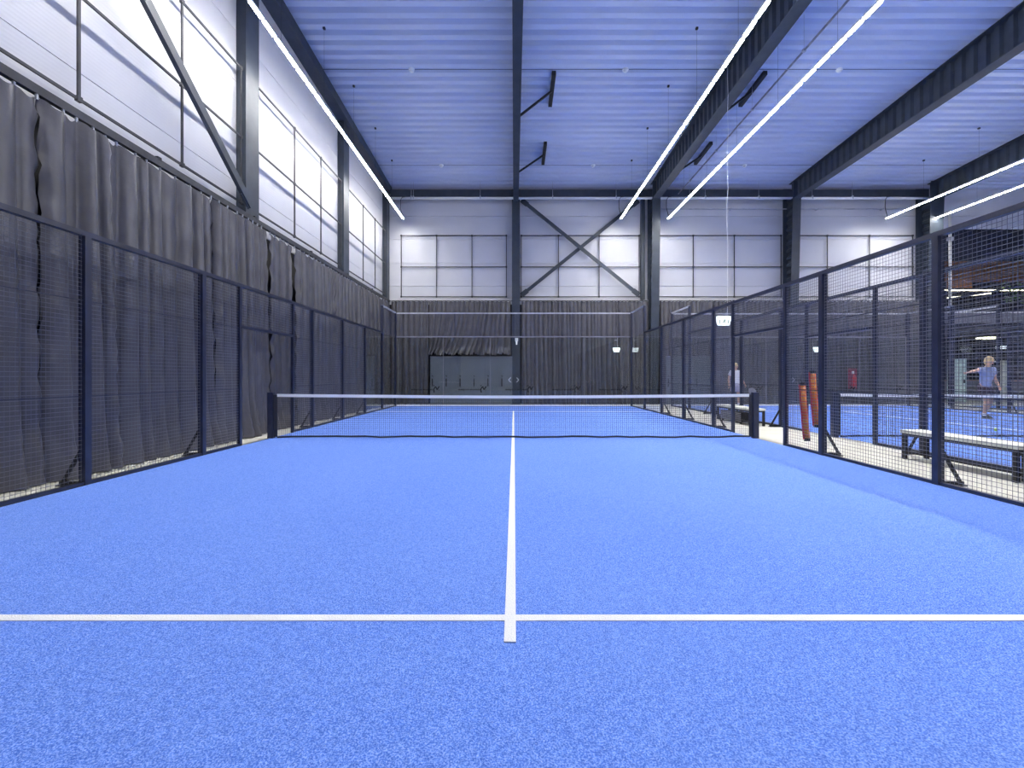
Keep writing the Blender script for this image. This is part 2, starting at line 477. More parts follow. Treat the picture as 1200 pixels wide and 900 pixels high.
def net(xc, ynet, label, half):
    t = thing('court_net', label, 'net', (xc, ynet, 0))
    def ztop(x): return 0.885 + 0.035*abs((x-xc)/half)**1.6
    h = half-.02
    mb = MB(); k = 0; x = xc-h+.1
    step = .042
    while x < xc+h-.08:
        mb.wire((x, ynet, .05), (x, ynet, ztop(x)-.03), .0021); x += step
    z = .07
    while z < .86:
        n = 24
        for q in range(n):
            xa = xc-h+.08 + (2*h-.16)*q/n; xb = xc-h+.08 + (2*h-.16)*(q+1)/n
            f = (z-.05)/.84
            mb.wire((xa, ynet, .05+f*(ztop(xa)-.05)), (xb, ynet, .05+f*(ztop(xb)-.05)), .0021)
        z += step
    stuff(mb.build('net_mesh', M_net, t, smooth=True))
    mb = MB(); n = 32
    for q in range(n):
        xa = xc-h+.1 + (2*h-.2)*q/n; xb = xc-h+.1 + (2*h-.2)*(q+1)/n
        mb.bar((xa, ynet, ztop(xa)-.03), (xb, ynet, ztop(xb)-.03), .014, .06)
    mb.build('top_tape', M_tape, t)
    rnd = random.Random(int(xc)+5)
    mb = MB(); zl = .025
    for q in range(n):
        xa = xc-h+.1 + (2*h-.2)*q/n; xb = xc-h+.1 + (2*h-.2)*(q+1)/n
        zn = .025 + rnd.random()*.02
        mb.bar((xa, ynet, zl+.005), (xb, ynet, zn+.005), .014, .032); zl = zn
    mb.build('bottom_band', M_net, t)
    for s in (-1, 1):
        MB().box(xc+s*half-.055, xc+s*half+.055, ynet-.05, ynet+.05, .012, .95).build('post', M_fence, t)
        MB().box(xc+s*(half-.09)-.035, xc+s*(half-.09)+.035, ynet-.012, ynet+.012, .04, .90).build('end_band', M_net, t)
net(0, NET, 'padel net with white top tape across the near court', 4.97)
net(11.83, 9.5, 'padel net with white top tape on the neighbouring court', 5.12)

# ---------------------------------------------------------------- fences
def mesh_panel(mb, P, u0, u1, z0, z1, step=.05, r=.0028):
    """P(u,z) -> point"""
    n = max(1, round((u1-u0)/step))
    for k in range(n+1):
        u = u0+(u1-u0)*k/n
        mb.wire(P(u, z0), P(u, z1), r)
    n = max(1, round((z1-z0)/step))
    for k in range(n+1):
        z = z0+(z1-z0)*k/n
        mb.wire(P(u0, z), P(u1, z), r)
def fence(x, s, ynet, label, near=-6):
    """s: side the feet stand out to"""
    t = thing('mesh_fence', label, 'fence', (x, ynet, 0))
    H = 2.92
    P = lambda u, z: (x, ynet+u, z)
    for u0, u1, z0, z1 in ((-6,-4,.04,H),(-4,-2,.04,H),(-2,-1,.04,H),(1,2,.04,H),(2,4,.04,H),(4,6,.04,H),(-1,1,2.22,H),(8,10,H,3.95)):
        if u1 <= near: continue
        mb = MB(); mesh_panel(mb, P, u0, u1, z0, z1); stuff(mb.build('wire_mesh', M_wire, t, smooth=True))
    for u in (-6,-4,-2,2,4,6,8,9.95):
        hh = 3.98 if u >= 8 else H
        po = MB().box(x-.04, x+.04, ynet+u-.04, ynet+u+.04, 0, hh).build('post', M_fence, t)
        if abs(u) <= 6:
            b = MB()
            b.box(x+s*.04 if s > 0 else x-.30, x+.30 if s > 0 else x-.04, ynet+u-.05, ynet+u+.05, 0, .012)
            b.bar((x+s*.03, ynet+u, .44), (x+s*.27, ynet+u, .02), .04, .018, (0,1,0))
            b.box(x+min(s*.02,s*.29), x+max(s*.02,s*.29), ynet+u-.02, ynet+u+.02, .012, .05)
            b.build('foot_bracket', M_dark, po)
    for u in (-1, 1):
        MB().box(x-.03, x+.03, ynet+u-.03, ynet+u+.03, 0, H).build('slim_post', M_fence, t)
    MB().box(x-.035, x+.035, ynet-6, ynet+8.02, H, H+.06).build('top_rail', M_fence, t)
    MB().box(x-.03, x+.03, ynet+8, ynet+10, 3.94, 4.0).build('upper_rail', M_galv, t)
    MB().box(x-.03, x+.03, ynet-1, ynet+1, 2.17, 2.22).build('lintel', M_fence, t)
    for u0, u1 in ((-6,-1),(1,6)):
        for zz, r in ((2.17,.006),(1.05,.006)):
            MB().box(x-.006, x+.006, ynet+u0, ynet+u1, zz-r, zz+r).build('mid_rail', M_fence, t)
        MB().box(x-.03, x+.03, ynet+u0, ynet+u1, 0, .05).build('base_rail', M_fence, t)
    MB().box(x-.03, x+.03, ynet+6, ynet+10, 0, .05).build('base_rail', M_fence, t)
    for u0 in (6, 8):
        MB().box(x-.006, x+.006, ynet+u0+.05, ynet+u0+1.95, .05, H).build('glass_pane', M_glass, t)
    return t
fl = fence(-5.02, -1, NET, 'tall dark mesh fence along the left side of the near court')
fr = fence(5.0, 1, NET, 'tall dark mesh fence along the right side of the near court')
def place(src, x, ynet, label):
    o = copy_tree(src); o.location = (x, ynet, 0); o['label'] = label; return o
place(fl, 6.77, 9.5, 'dark mesh fence on the left side of the neighbouring court, behind the benches')
place(fr, 16.89, 9.5, 'dark mesh fence on the far right side of the neighbouring court')
place(fl, 18.64, 9.5, 'dark mesh fence of the third court, farthest right')

def end_wall(xc, yb, label, marks=True):
    t = thing('glass_end_wall', label, 'glass wall', (xc, yb, 0))
    for k in range(5):
        x0 = xc-5+2*k
        g = MB().box(x0+.012, x0+1.988, yb-.006, yb+.006, .06, 2.93).build('glass_pane', M_glass, t)
        # reversed lettering strip: a mark and two small words of pseudo letters, printed on the far side of the pane
        d = MB(); zb0 = .68; y = yb-.0075
        def st(xa, za, xb, zb_, w):
            d.bar((x0+xa, y, zb0+za), (x0+xb, y, zb0+zb_), w, .002, (0,1,0))
        st(1.62, -.10, 1.60, .05, .05); st(1.60, .05, 1.68, .16, .045); st(1.68,.16,1.74,.02,.045); st(1.74,.02,1.83,.17,.045)
        st(1.58,.2,1.63,.19,.04); st(1.81,.02,1.83,.0,.03)
        rnd = random.Random(11)
        xx = .66
        while xx < 1.55:
            if 1.10 < xx < 1.15: xx = 1.16
            kind = rnd.choice('nuosi')
            if kind == 'i': st(xx, 0, xx, .055, .017); xx += .035; continue
            st(xx, 0, xx, .05, .015); st(xx+.035, 0, xx+.035, .05, .015)
            if kind in 'nos': st(xx-.004, .046, xx+.04, .046, .015)
            if kind in 'uos': st(xx-.004, .004, xx+.04, .004, .015)
            if kind == 's': st(xx, .026, xx+.035, .026, .013)
            xx += .066
        st(.87, -.05, .87, .01, .016); st(1.52, .03, 1.52, .075, .016)
        d.build('lettering', M_decal, g)
        if k == 2:
            w = MB()
            for xa, s in ((-.22, 1), (.12+.1, -1)):
                for s2 in (-1, 1):
                    w.bar((xc+xa, y, 1.12), (xc+xa+s*.10, y, 1.12+s2*.10), .02, .002, (0,1,0))
            w.build('chevron_mark', M_decalw, g)
    for k in range(6):
        x0 = xc-5+2*k
        MB().box(x0-.006, x0+.006, yb-.012, yb+.012, .06, 2.93).build('clamp_strip', M_slat, t)
    MB().box(xc-5, xc+5, yb-.03, yb+.03, 2.93, 2.98).build('middle_rail', M_slat, t)
    MB().box(xc-5, xc+5, yb-.03, yb+.03, 3.93, 3.98).build('top_rail', M_galv, t)
    MB().box(xc-5, xc+5, yb-.03, yb+.03, 0, .06).build('base_rail', M_tape, t)
    for x0 in (-5, -2.5, 0, 2.5, 5):
        MB().box(xc+x0-.02, xc+x0+.02, yb-.02, yb+.02, 2.98, 3.95).build('upright', M_fence, t)
    mb = MB(); mesh_panel(mb, lambda u, z: (xc+u, yb, z), -5, 5, 2.98, 3.93, r=.0022); stuff(mb.build('wire_mesh', M_wire, t, smooth=True))
end_wall(0, NET+10.02, 'glass end wall of the near court with galvanised rails')
end_wall(11.83, 19.52, 'glass end wall of the neighbouring court')

# ---------------------------------------------------------------- luminaires
led_me = None
def strip_light(x, label, y0=-1.4, y1=20.4, z=8.29):
    global led_me
    t = thing('strip_light', label, 'light', (x, y1, z))
    n = int((y1-y0)/.475)
    for k in range(n):
        yc = y1 - .24 - k*.475
        if led_me is None:
            o = MB().box(-.037, .037, -.195, .195, 0.036, .045).build('lamp_module', M_lamp); led_me = o.data
        else:
            o = bpy.data.objects.new('lamp_module', led_me); C.objects.link(o)
        o.parent = t; o.location = (0, yc-y1, 0)
    MB().box(x-.04, x+.04, y0, y1, z+.046, z+.055).box(x-.036, x+.036, y0, y1, z+.055, z+.10).build('housing', M_house, t)
    yy = 20.2; 
    for yy in (18.5, 16.3, 14.1, 11.9, 9.7, 7.5, 5.3, 3.1, 0.9):
        MB().wire((x, yy, z+.1), (x, yy, zc(yy)), .0025).box(x-.03, x+.03, yy-.03, yy+.03, zc(yy)-.05, zc(yy)).build('suspension_wire', M_dark, t)
    pts = [(x+.12, 20.3, z+1.0), (x-.02, 20.3, z+.98), (x-.1, 20.3, z+.85), (x-.1, 20.3, z+.5), (x, 20.3, z+.1)]
    MB().tube(pts, .014, 6).build('power_cord', M_dark, t, smooth=True)
strip_light(-4.95, 'long linear lamp above the left edge of the near court')
strip_light(4.80, 'long linear lamp beside the roof beam right of the near court')
strip_light(6.92, 'long linear lamp over the left edge of the neighbouring court')
strip_light(16.68, 'long linear lamp above the right edge of the neighbouring court, near the wide column')
strip_light(18.85, 'long linear lamp farthest right, above the third court')

# ---------------------------------------------------------------- pipes and small ceiling fittings
pz = 9.42
t = thing('sprinkler_pipe', 'thin grey sprinkler pipe running under the roof between the lamps, right of the near court', 'pipe', (7.35, 10, pz))
MB().tube([(7.35, YF+.2, pz+.35), (7.35, 20.3, pz)], .028, 8).build('pipe', M_pipe, t, smooth=True)
for yy in (19, 16.5, 14, 11.5, 9):
    zz = pz + .35*(20.3-yy)/32
    MB().wire((7.35, yy, zz), (7.35, yy, zc(yy)), .006).box(7.31, 7.39, yy-.03, yy+.03, zz-.035, zz+.035).build('hanger', M_galv, t)
t = thing('sprinkler_pipe', 'pale pipe running across the whole back wall under the eave beam', 'pipe', (6, 20.4, 9.28))
MB().tube([(-5.5, 20.42, 9.27), (18.9, 20.42, 9.27)], .055, 8).build('pipe', M_tape, t, smooth=True)
for xx in (-4.6, -4.5, -1.5, 1.75, 4.6, 7.9, 8.6, 11.0, 13.4, 15.2):
    MB().wire((xx, 20.42, 9.3), (xx, 20.42, 10.0), .008).box(xx-.02, xx+.02, 20.36, 20.48, 9.23, 9.37).build('hanger', M_galv, t)
t = thing('water_pipe', 'lower thin pale pipe on the back wall right of the corrugated column', 'pipe', (12, 20.9, 8.95))
MB().tube([(6.8, 20.95, 8.98), (18.4, 20.95, 8.98)], .025, 8).build('pipe', M_galv, t, smooth=True)
for xx in (10, 14, 17): MB().box(xx-.02, xx+.02, 20.9, 21.095, 8.95, 9.01).build('clip', M_galv, t)
t = thing('down_pipe', 'pale vertical pipe beside the wide column at the far right', 'pipe', (20.2, 20.6, 4.4))
MB().tube([(20.2, 21.06, 4.45), (20.2, 21.06, 6.6), (20.2, 21.06, 8.9)], .055, 8).build('pipe', M_tape, t, smooth=True)
MB().box(20.1, 20.3, 20.98, 21.14, 7.55, 7.7).build('coupling', M_galv, t)
for yy, w in ((13.4, 'nearer'), (18.9, 'farther')):
    for xx, w2 in ((-3.0, 'left of the central beam'), (3.3, 'right of the central beam'), (9.6, 'over the neighbouring court')):
        t = thing('smoke_detector', 'small white %s ceiling detector %s' % (w, w2), 'detector', (xx, yy, zc(yy)))
        MB().tube([(xx, yy, zc(yy)), (xx, yy, zc(yy)-.04)], .09, 14).build('base', M_tape, t)
        MB().tube([(xx, yy, zc(yy)-.04), (xx, yy, zc(yy)-.09)], [.075, .045], 14).build('sensor', M_tape, t)
    cb = MB().tube([(-5.7, yy, zc(yy)-.012), (18.6, yy, zc(yy)-.012)], .006, 6)
    tag(cb.build('ceiling_cable', M_dark), 'thin dark cable along the roof deck through the %s row of detectors' % w, 'cable')

# exit signs
def exit_sign(x, y, z, w, h, label, hang=None, lit=True):
    t = thing('exit_sign', label, 'sign', (x, y, z))
    tp = .12*w
    b = MB(); i = 0
    pts = [(-w/2, h/2), (w/2, h/2), (w/2, h/2-.3*h), (w/2-tp, -h/2), (-w/2+tp, -h/2), (-w/2, h/2-.3*h)]
    for yy in (y-.03, y+.03):
        for (a, c) in pts: b.v.append((x+a, yy, z+c))
    b.f.append(tuple(range(5,-1,-1))[::-1]); b.m.append(0)
    b.f.append(tuple(range(11,5,-1))); b.m.append(0)
    for k in range(6):
        b.f.append((k, 6+k, 6+(k+1)%6, (k+1)%6)); b.m.append(0)
    b.build('housing', M_sign, t)
    if lit:
        g = MB(); yf = y-.033
        def st(xa, za, xb, zb_, ww): g.bar((x+xa*w, yf, z+za*h), (x+xb*w, yf, z+zb_*h), ww*w, .003, (0,1,0))
        # door with an arrow at the left, runner in the middle, door at the right
        st(-.30,-.28,-.30,.08,.05); st(-.30,.07,-.25,.07,.03); st(-.30,-.10,-.26,-.10,.03); st(-.30,-.27,-.25,-.27,.03)
        st(.02,.0,.10,.12,.07); st(.02,.0,-.06,-.24,.05); st(.03,-.02,.10,-.25,.05); st(.08,.10,-.04,.08,.035); st(.1,.1,.14,-.04,.03)
        st(.28,-.28,.28,.08,.05); st(.28,.06,.34,.0,.03); st(.34,.0,.34,-.2,.03); st(.28,-.26,.34,-.2,.03)
        g.build('pictogram', M_green, t)
    else:
        MB().box(x-.25*w, x+.25*w, y-.034, y-.03, z-.12*h, z-.05*h).build('label_strip', M_galv, t)
    if hang == 'ceiling':
        r = random.Random(3); pts = []
        for k in range(15):
            zz = z+h/2 + (zc(y)-z-h/2)*k/14
            pts.append((x+.12+r.uniform(-.02,.02), y, zz))
        MB().tube(pts, .005, 5).build('cable', M_tape, t, smooth=True)
        MB().box(x-.15, x+.15, y-.02, y+.02, z+h/2, z+h/2+.025).build('bracket', M_house, t)
    elif hang == 'bracket':
        MB().wire((x+.05, y, z+h/2), (x+.05, y, z+h/2+.45), .012).box(x-.08, x+.06, y-.01, y+.01, z+h/2+.32, z+h/2+.35).build('bracket', M_galv, t)
exit_sign(6.0, 13.0, 2.86, .42, .26, 'white lit exit sign hanging on a cable above the aisle bench', 'ceiling')
exit_sign(4.58, 20.28, 2.45, .31, .19, 'small white emergency lamp box in front of the back curtain', 'bracket', False)
exit_sign(13.6, 20.28, 2.46, .46, .22, 'white sign box in front of the curtain behind the neighbouring court', 'bracket', False)
t = thing('wall_sensor', 'small white sensor lamp on the narrow central column', 'sensor', (.13, 20.57, 2.8))
MB().box(.06, .2, 20.53, 20.605, 2.86, 3.0).build('body', M_tape, t)
MB().tube([(.13, 20.56, 2.86), (.13, 20.56, 2.7)], [.04, .03], 10).build('lens', M_letter, t)

# ---------------------------------------------------------------- curtains
def curtain(label, axis, a0, a1, base, zt, zbot, seed, fold=(.13,.30), amp=.07, sgn=1, group=None, flare=.10, shape=None, res=.022, nz=40):
    """pleated sheet; axis 'y' runs along Y at X=base, axis 'x' runs along X at Y=base; sgn: direction to the room"""
    r = random.Random(seed)
    br = [a0]
    while br[-1] < a1: br.append(br[-1]+r.uniform(*fold))
    br[-1] = a1 if (a1-br[-2]) > .05 else a1
    amps = [r.choice((.25,.7,.9,1.0,1.1,1.25))*amp for _ in br]
    skew = [r.uniform(-.06, .06) for _ in br]
    offs = [r.uniform(-.02, .02) for _ in br]
    nu = max(8, int((a1-a0)/res))
    vs = []
    knots = [(r.uniform(0, 6.28), r.uniform(.4, 1.3)) for _ in range(4)]
    flr = [(r.uniform(0, 6.28), r.uniform(2, 6)) for _ in range(3)]
    creases = [(r.uniform(a0, a1), r.uniform(.3, zt-.5), r.uniform(.05,.16), r.uniform(.08,.25), r.choice((-1,1))) for _ in range(int(6*(a1-a0)))]
    for j in range(nz+1):
        f = j/nz
        f2 = f if f < .8 else f
        for i in range(nu+1):
            u = a0+(a1-a0)*i/nu
            drift = sum(math.sin(ph+u*k+f*2.2)*.02 for ph, k in knots)*f
            uu = u+drift
            k = 0
            # fold index (linear scan kept short by bisecting)
            lo, hi = 0, len(br)-2
            while lo < hi:
                mid = (lo+hi+1)//2
                if br[mid] <= uu: lo = mid
                else: hi = mid-1
            k = lo
            w = (uu-br[k])/(br[k+1]-br[k]); w = min(1, max(0, w))
            A = amps[k]*(.55+.45*math.sin(min(1, f*1.6)*PI/2))
            d = A*(math.sin(w*PI)**.65) + offs[k]*math.sin(w*PI)
            d += amps[k]*.25*math.sin(w*2*PI+f*3)*f
            zz = zt-(zt-zbot)*f
            # wrinkles near the hem
            if f > .8:
                q = (f-.8)/.2
                fl_ = sum(math.sin(ph+u*kk) for ph, kk in flr)/3
                d += flare*q*q*(.5+.9*max(0, fl_))
                d += .012*q*math.sin(u*37+zz*30)
            ed = min(u-a0, a1-u)
            if ed < .16:
                q = 1-ed/.16
                d += .020*q*(math.sin(zz*11+seed)+.7*math.sin(zz*23+u*20)+.5*math.sin(zz*41-u*33))
            for (cu, cz, cw, ch, cs) in creases:
                du = (u-cu)/cw
                if abs(du) < 2 and abs(zz-cz) < 2.5*ch:
                    dd = (zz-cz-.35*cs*(u-cu))/ch
                    d += .02*math.exp(-du*du-dd*dd*6)
            if f == 0: zz -= .055*math.sin(w*PI)**2 + .0
            elif j == 1: zz -= .03*math.sin(w*PI)**2
            p = (base+sgn*d, u, zz) if axis == 'y' else (u, base+sgn*d, zz)
            if shape: p = shape(p, f, (u-a0)/(a1-a0))
            vs.append(p)
    mb = MB(); mb.v = vs
    for j in range(nz):
        for i in range(nu):
            a = j*(nu+1)+i
            mb.f.append((a, a+1, a+nu+2, a+nu+1)); mb.m.append(0)
    org = (base, (a0+a1)/2, 0) if axis == 'y' else ((a0+a1)/2, base, 0)
    t = thing('curtain', label, 'curtain', org, group)
    mb.build('cloth', M_curtain, t, smooth=True)
    # hooks at the fold tops
    hk = MB()
    for b_ in br[:-1]:
        if axis == 'y': hk.box(base-.012, base+.012, b_-.012, b_+.012, zt-.02, zt+.06)
        else: hk.box(b_-.012, b_+.012, base-.012, base+.012, zt-.02, zt+.06)
    stuff(hk.build('hooks', M_galv, t))
    return t

CX = -5.70; ZT = 4.61
left = [(0.8, 3.2, 'dark grey curtain on the left wall, nearest the camera and outside the frame', 0),
        (3.2, 5.43, 'crumpled dark grey curtain at the left edge of the photo', 0),
        (5.43, 6.36, 'dark grey curtain on the left wall behind the nearest tall fence post', .02),
        (6.36, 8.53, 'broad dark grey curtain between the two nearest tall fence posts', 0),
        (8.53, 10.36, 'dark grey curtain left of the net post, seen through the gate gap', .03),
        (10.66, 11.60, 'narrow dark grey curtain just beyond the left net post, beside the dark gap', 0),
        (11.80, 14.2, 'dark grey curtain on the left wall beyond the gate gap', .02),
        (14.2, 17.62, 'dark grey curtain on the left wall below the far lit grid', 0),
        (17.62, 20.5, 'dark grey curtain on the left wall ending in the far corner', .02)]
for k, (a, b, lab, o) in enumerate(left):
    curtain(lab, 'y', a, b, CX+o, ZT, .015, 40+k, fold=((.17,.40) if b < 9 else (.16,.34)), amp=(.16 if b < 9 else .14), sgn=1, flare=.13)
tr = thing('curtain_track', 'dark track carrying the curtains along the left wall', 'rail', (-5.70, 8, 4.65))
MB().box(-5.735, -5.665, 0.5, 20.8, 4.655, 4.765).build('rail', M_rail, tr)
for yy in (2, 4.45, 7.3, 10.02, 12.8, 15.63, 18.3): MB().box(-5.945, -5.665, yy-.04, yy+.04, 4.74, 4.80).build('bracket', M_dark, tr)
tr = thing('curtain_track', 'dark track carrying the curtains across the back wall', 'rail', (6, 20.55, 4.72))
MB().box(-5.66, 18.4, 20.66, 20.69, 4.695, 4.725).build('rail', M_rail, tr)
for xx in (-4, -2, 2, 4, 8, 10, 14, 16): MB().box(xx-.03, xx+.03, 20.66, 21.0, 4.725, 4.74).build('bracket', M_dark, tr)
BY = 20.50+.17
# back curtains; sgn -1 folds towards the camera
BZ = 4.69
def back(lab, a, b, seed, **k): return curtain(lab, 'x', a, b, BY, BZ, k.pop('zbot', .015), seed, fold=(.12,.27), amp=.17, sgn=-1, flare=.05, **k)
back('dark grey curtain on the back wall in the far left corner', -5.55, -3.86, 71)
def gather(p, f, s):
    x, y, z = p
    x = x - 1.5*(f**1.8)*(s**.7)*(1-s)
    lump = max(0, (f-.82)/.18)
    y -= .10*lump*(1+.7*math.sin(x*9)+.5*math.sin(x*23))
    z += lump*(.03+abs(.07*math.sin(x*7+1)+.07*math.sin(x*17)+.05*math.sin(x*41)))
    return (x, y, z)
back('short gathered dark curtain bunched up above the grey board', -3.84, -0.14, 72, zbot=2.165, shape=gather, nz=30)
back('dark grey curtain on the back wall just right of the central column', 0.36, 3.05, 73)
back('dark grey curtain on the back wall behind the small emergency lamp box', 3.05, 4.73, 74)
back('dark grey curtain on the back wall left of the corrugated column', 4.73, 6.10, 75)
back('dark grey curtain on the back wall above the second grey board', 6.62, 9.1, 76)
back('dark grey curtain on the back wall behind the standing player', 9.1, 12.36, 77)
back('dark grey curtain behind the neighbouring court, right of its corrugated column', 12.85, 15.6, 78)
back('dark grey curtain behind the neighbouring court, next to the wide column', 15.6, 18.5, 79)

# grey boards against the back wall
def board(x0, x1, z1, label, y=20.50):
    t = thing('grey_board', label, 'board', ((x0+x1)/2, y, 0))
    n = 3
    for k in range(n):
        a = x0+(x1-x0)*k/n; b = x0+(x1-x0)*(k+1)/n
        MB().box(a+.004, b-.004, y-.02, y+.02, 0.02, z1).build('panel', M_board, t)
    MB().box(x0, x1, y-.03, y+.03, z1, z1+.03).build('top_edge', M_slat, t)
    for k in range(6):
        xx = x0+.1+k*.625
        if xx > x1-.05: break
        MB().bar((xx, y-.035, .82), (xx, y-.035, 1.17), .05, .03, (0,1,0)).bar((xx, y-.04, 1.27), (xx+.02, y-.04, 1.30), .07, .04, (0,1,0)).build('hook', M_dark, t)
board(-3.76, -0.06, 2.14, 'plain grey board with a row of black hooks under the bunched curtain')
board(6.78, 8.9, 2.14, 'plain grey board at the back wall right of the corrugated column', 20.25)

# ---------------------------------------------------------------- benches
def bench(x0, x1, y0, y1, label, zt=.45):
    t = thing('bench', label, 'bench', ((x0+x1)/2, (y0+y1)/2, 0))
    MB().box(x0, x1, y0, y1, zt-.05, zt).build('seat', M_cream, t)
    MB().box(x0+.01, x1-.01, y0+.02, y1-.02, zt-.09, zt-.05).build('frame', M_dark, t)
    for yy in (y0+.05, y1-.05):
        for xx in (x0+.03, x1-.03):
            MB().box(xx-.025, xx+.025, yy-.025, yy+.025, 0, zt-.09).build('leg', M_dark, t)
        MB().box(x0+.05, x1-.05, yy-.015, yy+.015, .08, .11).build('stretcher', M_dark, t)
    MB().box(x0+.02, x0+.05, y0+.07, y1-.07, .10, .13).build('side_rail', M_dark, t)
bench(6.06, 6.46, 5.45, 7.12, 'cream topped bench with black legs in the aisle at the right edge')
bench(6.04, 6.44, 11.60, 13.55, 'cream topped bench with black legs behind the right net post')
t = thing('equipment_box', 'black box on the aisle floor beside the near bench, at the right edge', 'box', (6.25, 5.1, 0))
MB().box(6.04, 6.5, 4.6, 5.40, .04, .34).build('body', M_dark, t)
MB().box(6.03, 6.51, 4.59, 5.41, .34, .37).build('lid', M_dark, t)
for xx in (6.1, 6.44):
    for yy in (4.7, 5.3): MB().box(xx-.025, xx+.025, yy-.025, yy+.025, 0, .04).build('foot', M_dark, t)
t = thing('equipment_box', 'black slatted box under the far bench behind the right net post', 'box', (6.22, 12.7, 0))
MB().box(6.07, 6.36, 12.15, 13.3, .05, .30).build('body', M_dark, t)
for k in range(5): MB().box(6.055, 6.07, 12.13, 13.32, .07+.05*k, .095+.05*k).build('slat', M_slat, t)
for xx in (6.1, 6.33):
    for yy in (12.2, 13.25): MB().box(xx-.02, xx+.02, yy-.02, yy+.02, 0, .05).build('foot', M_dark, t)

# ball tubes hanging on the right fence
def ball_tube(top, bot, label):
    t = thing('ball_tube', label, 'tube', bot)
    top = Vector(top); bot = Vector(bot); d = top-bot
    MB().tube([bot+d*.04, bot+d*.96], .042, 14).build('tube', M_orange, t, smooth=True)
    for k in (-1, 1):
        o = Vector((k*.044, .012, 0))
        MB().bar(bot+d*.03+o, bot+d*.97+o, .022, .03, (0,1,0)).build('side_rib', M_red, t)
    for k in range(9):
        c = bot+d*(.1+.095*k)
        MB().tube([c, c+d*.012], .0445, 14).build('ring', M_red, t, smooth=True)
    MB().tube([bot, bot+d*.045], .048, 14).build('end_cap', M_dark, t)
    MB().tube([top-d*.05, top], .048, 14).build('end_cap', M_dark, t)
    MB().tube([top, top+Vector((-.03,0,.05)), top+Vector((-.12,0,.05))], .008, 6).build('hanger', M_dark, t)
ball_tube((5.10, 8.02, 1.17), (5.14, 7.95, .15), 'orange and red ball tube hanging low on the right fence, left of the pair')
ball_tube((5.10, 7.75, 1.38), (5.13, 7.68, .42), 'orange and red ball tube hanging higher on the right fence, next to the tall post')

t = thing('extinguisher_stand', 'red fire extinguisher stand in front of the curtain behind the neighbouring court', 'extinguisher', (15.0, 20.1, 0))
MB().tube([(15, 20.13, 0), (15, 20.13, .8)], .02, 8).build('post', M_dark, t)
MB().box(14.8, 15.2, 19.95, 20.25, 0, .02).build('base', M_dark, t)
MB().box(14.82, 15.18, 20.12, 20.15, .72, 1.62).build('board', M_maroon, t)
MB().tube([(15, 20.03, .78), (15, 20.03, .8), (15, 20.03, 1.2), (15, 20.03, 1.28), (15, 20.03, 1.34)], [.06, .08, .08, .05, .03], 14).build('cylinder', M_red, t, smooth=True)
MB().box(14.95, 15.05, 20.10, 20.118, 1.38, 1.5).build('emblem', M_tape, t)

# tennis ball
o = MB().sphere((0, 0, 0), .034, .034, .034).build('tennis_ball', M_ball, None, True, origin=(0,0,0)); o.location = (11.14, 10.5, .046)
tag(o, 'yellow green tennis ball lying on the neighbouring court near its net', 'ball')

# ---------------------------------------------------------------- lounge beyond the third column
LX0, LX1 = 19.3, XR
struct(MB().box(LX0, LX1, 28.2, 28.5, 0, 8.2).box(LX0-.2, LX0, YB+.3, 28.5, 0, 8.2).build('wall_lounge', M_navy))
struct(MB().box(LX0, LX1, YB+.3, 28.3, 8.05, 8.3).build('ceiling_lounge', M_navy))
struct(MB().box(LX0, LX1, 21.56, 28.2, 3.62, 3.78).build('floor_lounge', M_navy))
t = thing('lounge_fascia', 'dark navy cladding band across the top of the lounge opening', 'cladding', (27, 21.25, 6.65))
for k in range(8):
    a = LX0+(LX1-LX0)*k/8; MB().box(a+.01, a+(LX1-LX0)/8-.01, 21.15, 21.3, 6.65, 8.05).build('panel', M_navy, t)
t = thing('balcony', 'balcony front of grey upright slats across the lounge', 'balcony', (27, 21.6, 3.6))
MB().box(LX0, LX1, 21.42, 21.5, 4.26, 4.32).build('top_rail', M_tape, t)
MB().box(LX0, LX1, 21.44, 21.55, 3.62, 3.78).build('edge_beam', M_navy, t)
k = 0; sl = None
x = LX0+.5
while x < 27:
    if sl is None:
        sl = MB().box(-.045, .045, -.02, .02, 0, .5).build('slat', M_slat); so = sl
    else:
        so = bpy.data.objects.new('slat', sl.data); C.objects.link(so)
    so.parent = t; so.location = (x-27, 21.47-21.6, 3.77-3.6)
    x += .125
t = thing('timber_panelling', 'warm timber panelling on the back of the upper lounge', 'panelling', (25, 25.0, 5.0))
for k in range(18):
    a = 22.6+k*.42; MB().box(a+.008, a+.412, 25.0, 25.06, 6.45, 7.95).build('board', M_timber, t)
for k in range(4):
    a = 21.9+k*.32; MB().box(a+.006, a+.314, 23.0, 23.05, 5.75, 6.5).build('board', M_timber, t)
MB().box(21.9, 30.2, 25.06, 25.2, 3.8, 7.97).build('backing', M_navy, t)
for (p, q, lab) in (((19.9, 23.0, 5.62), (27.5, 23.0, 5.62), 'level linear lamp under the upper lounge ceiling'),
                    ((21.0, 22.0, 5.06), (24.0, 22.9, 5.45), 'slanting linear lamp in front of the upper lounge')):
    t = thing('lounge_lamp', lab, 'light', p)
    MB().bar(p, q, .06, .05).build('tube', M_warmlamp, t)
    for e in (p, q): MB().wire((e[0], e[1], e[2]), (e[0], e[1], 8.045), .01).build('wire', M_dark, t)
t = thing('potted_plant', 'green leafy plant on the upper lounge balcony', 'plant', (25.0, 22.8, 3.78))
MB().tube([(25, 22.8, 3.78), (25, 22.8, 4.9)], [.22, .28], 14).build('pot', M_navy, t)
r = random.Random(9); mb = MB()
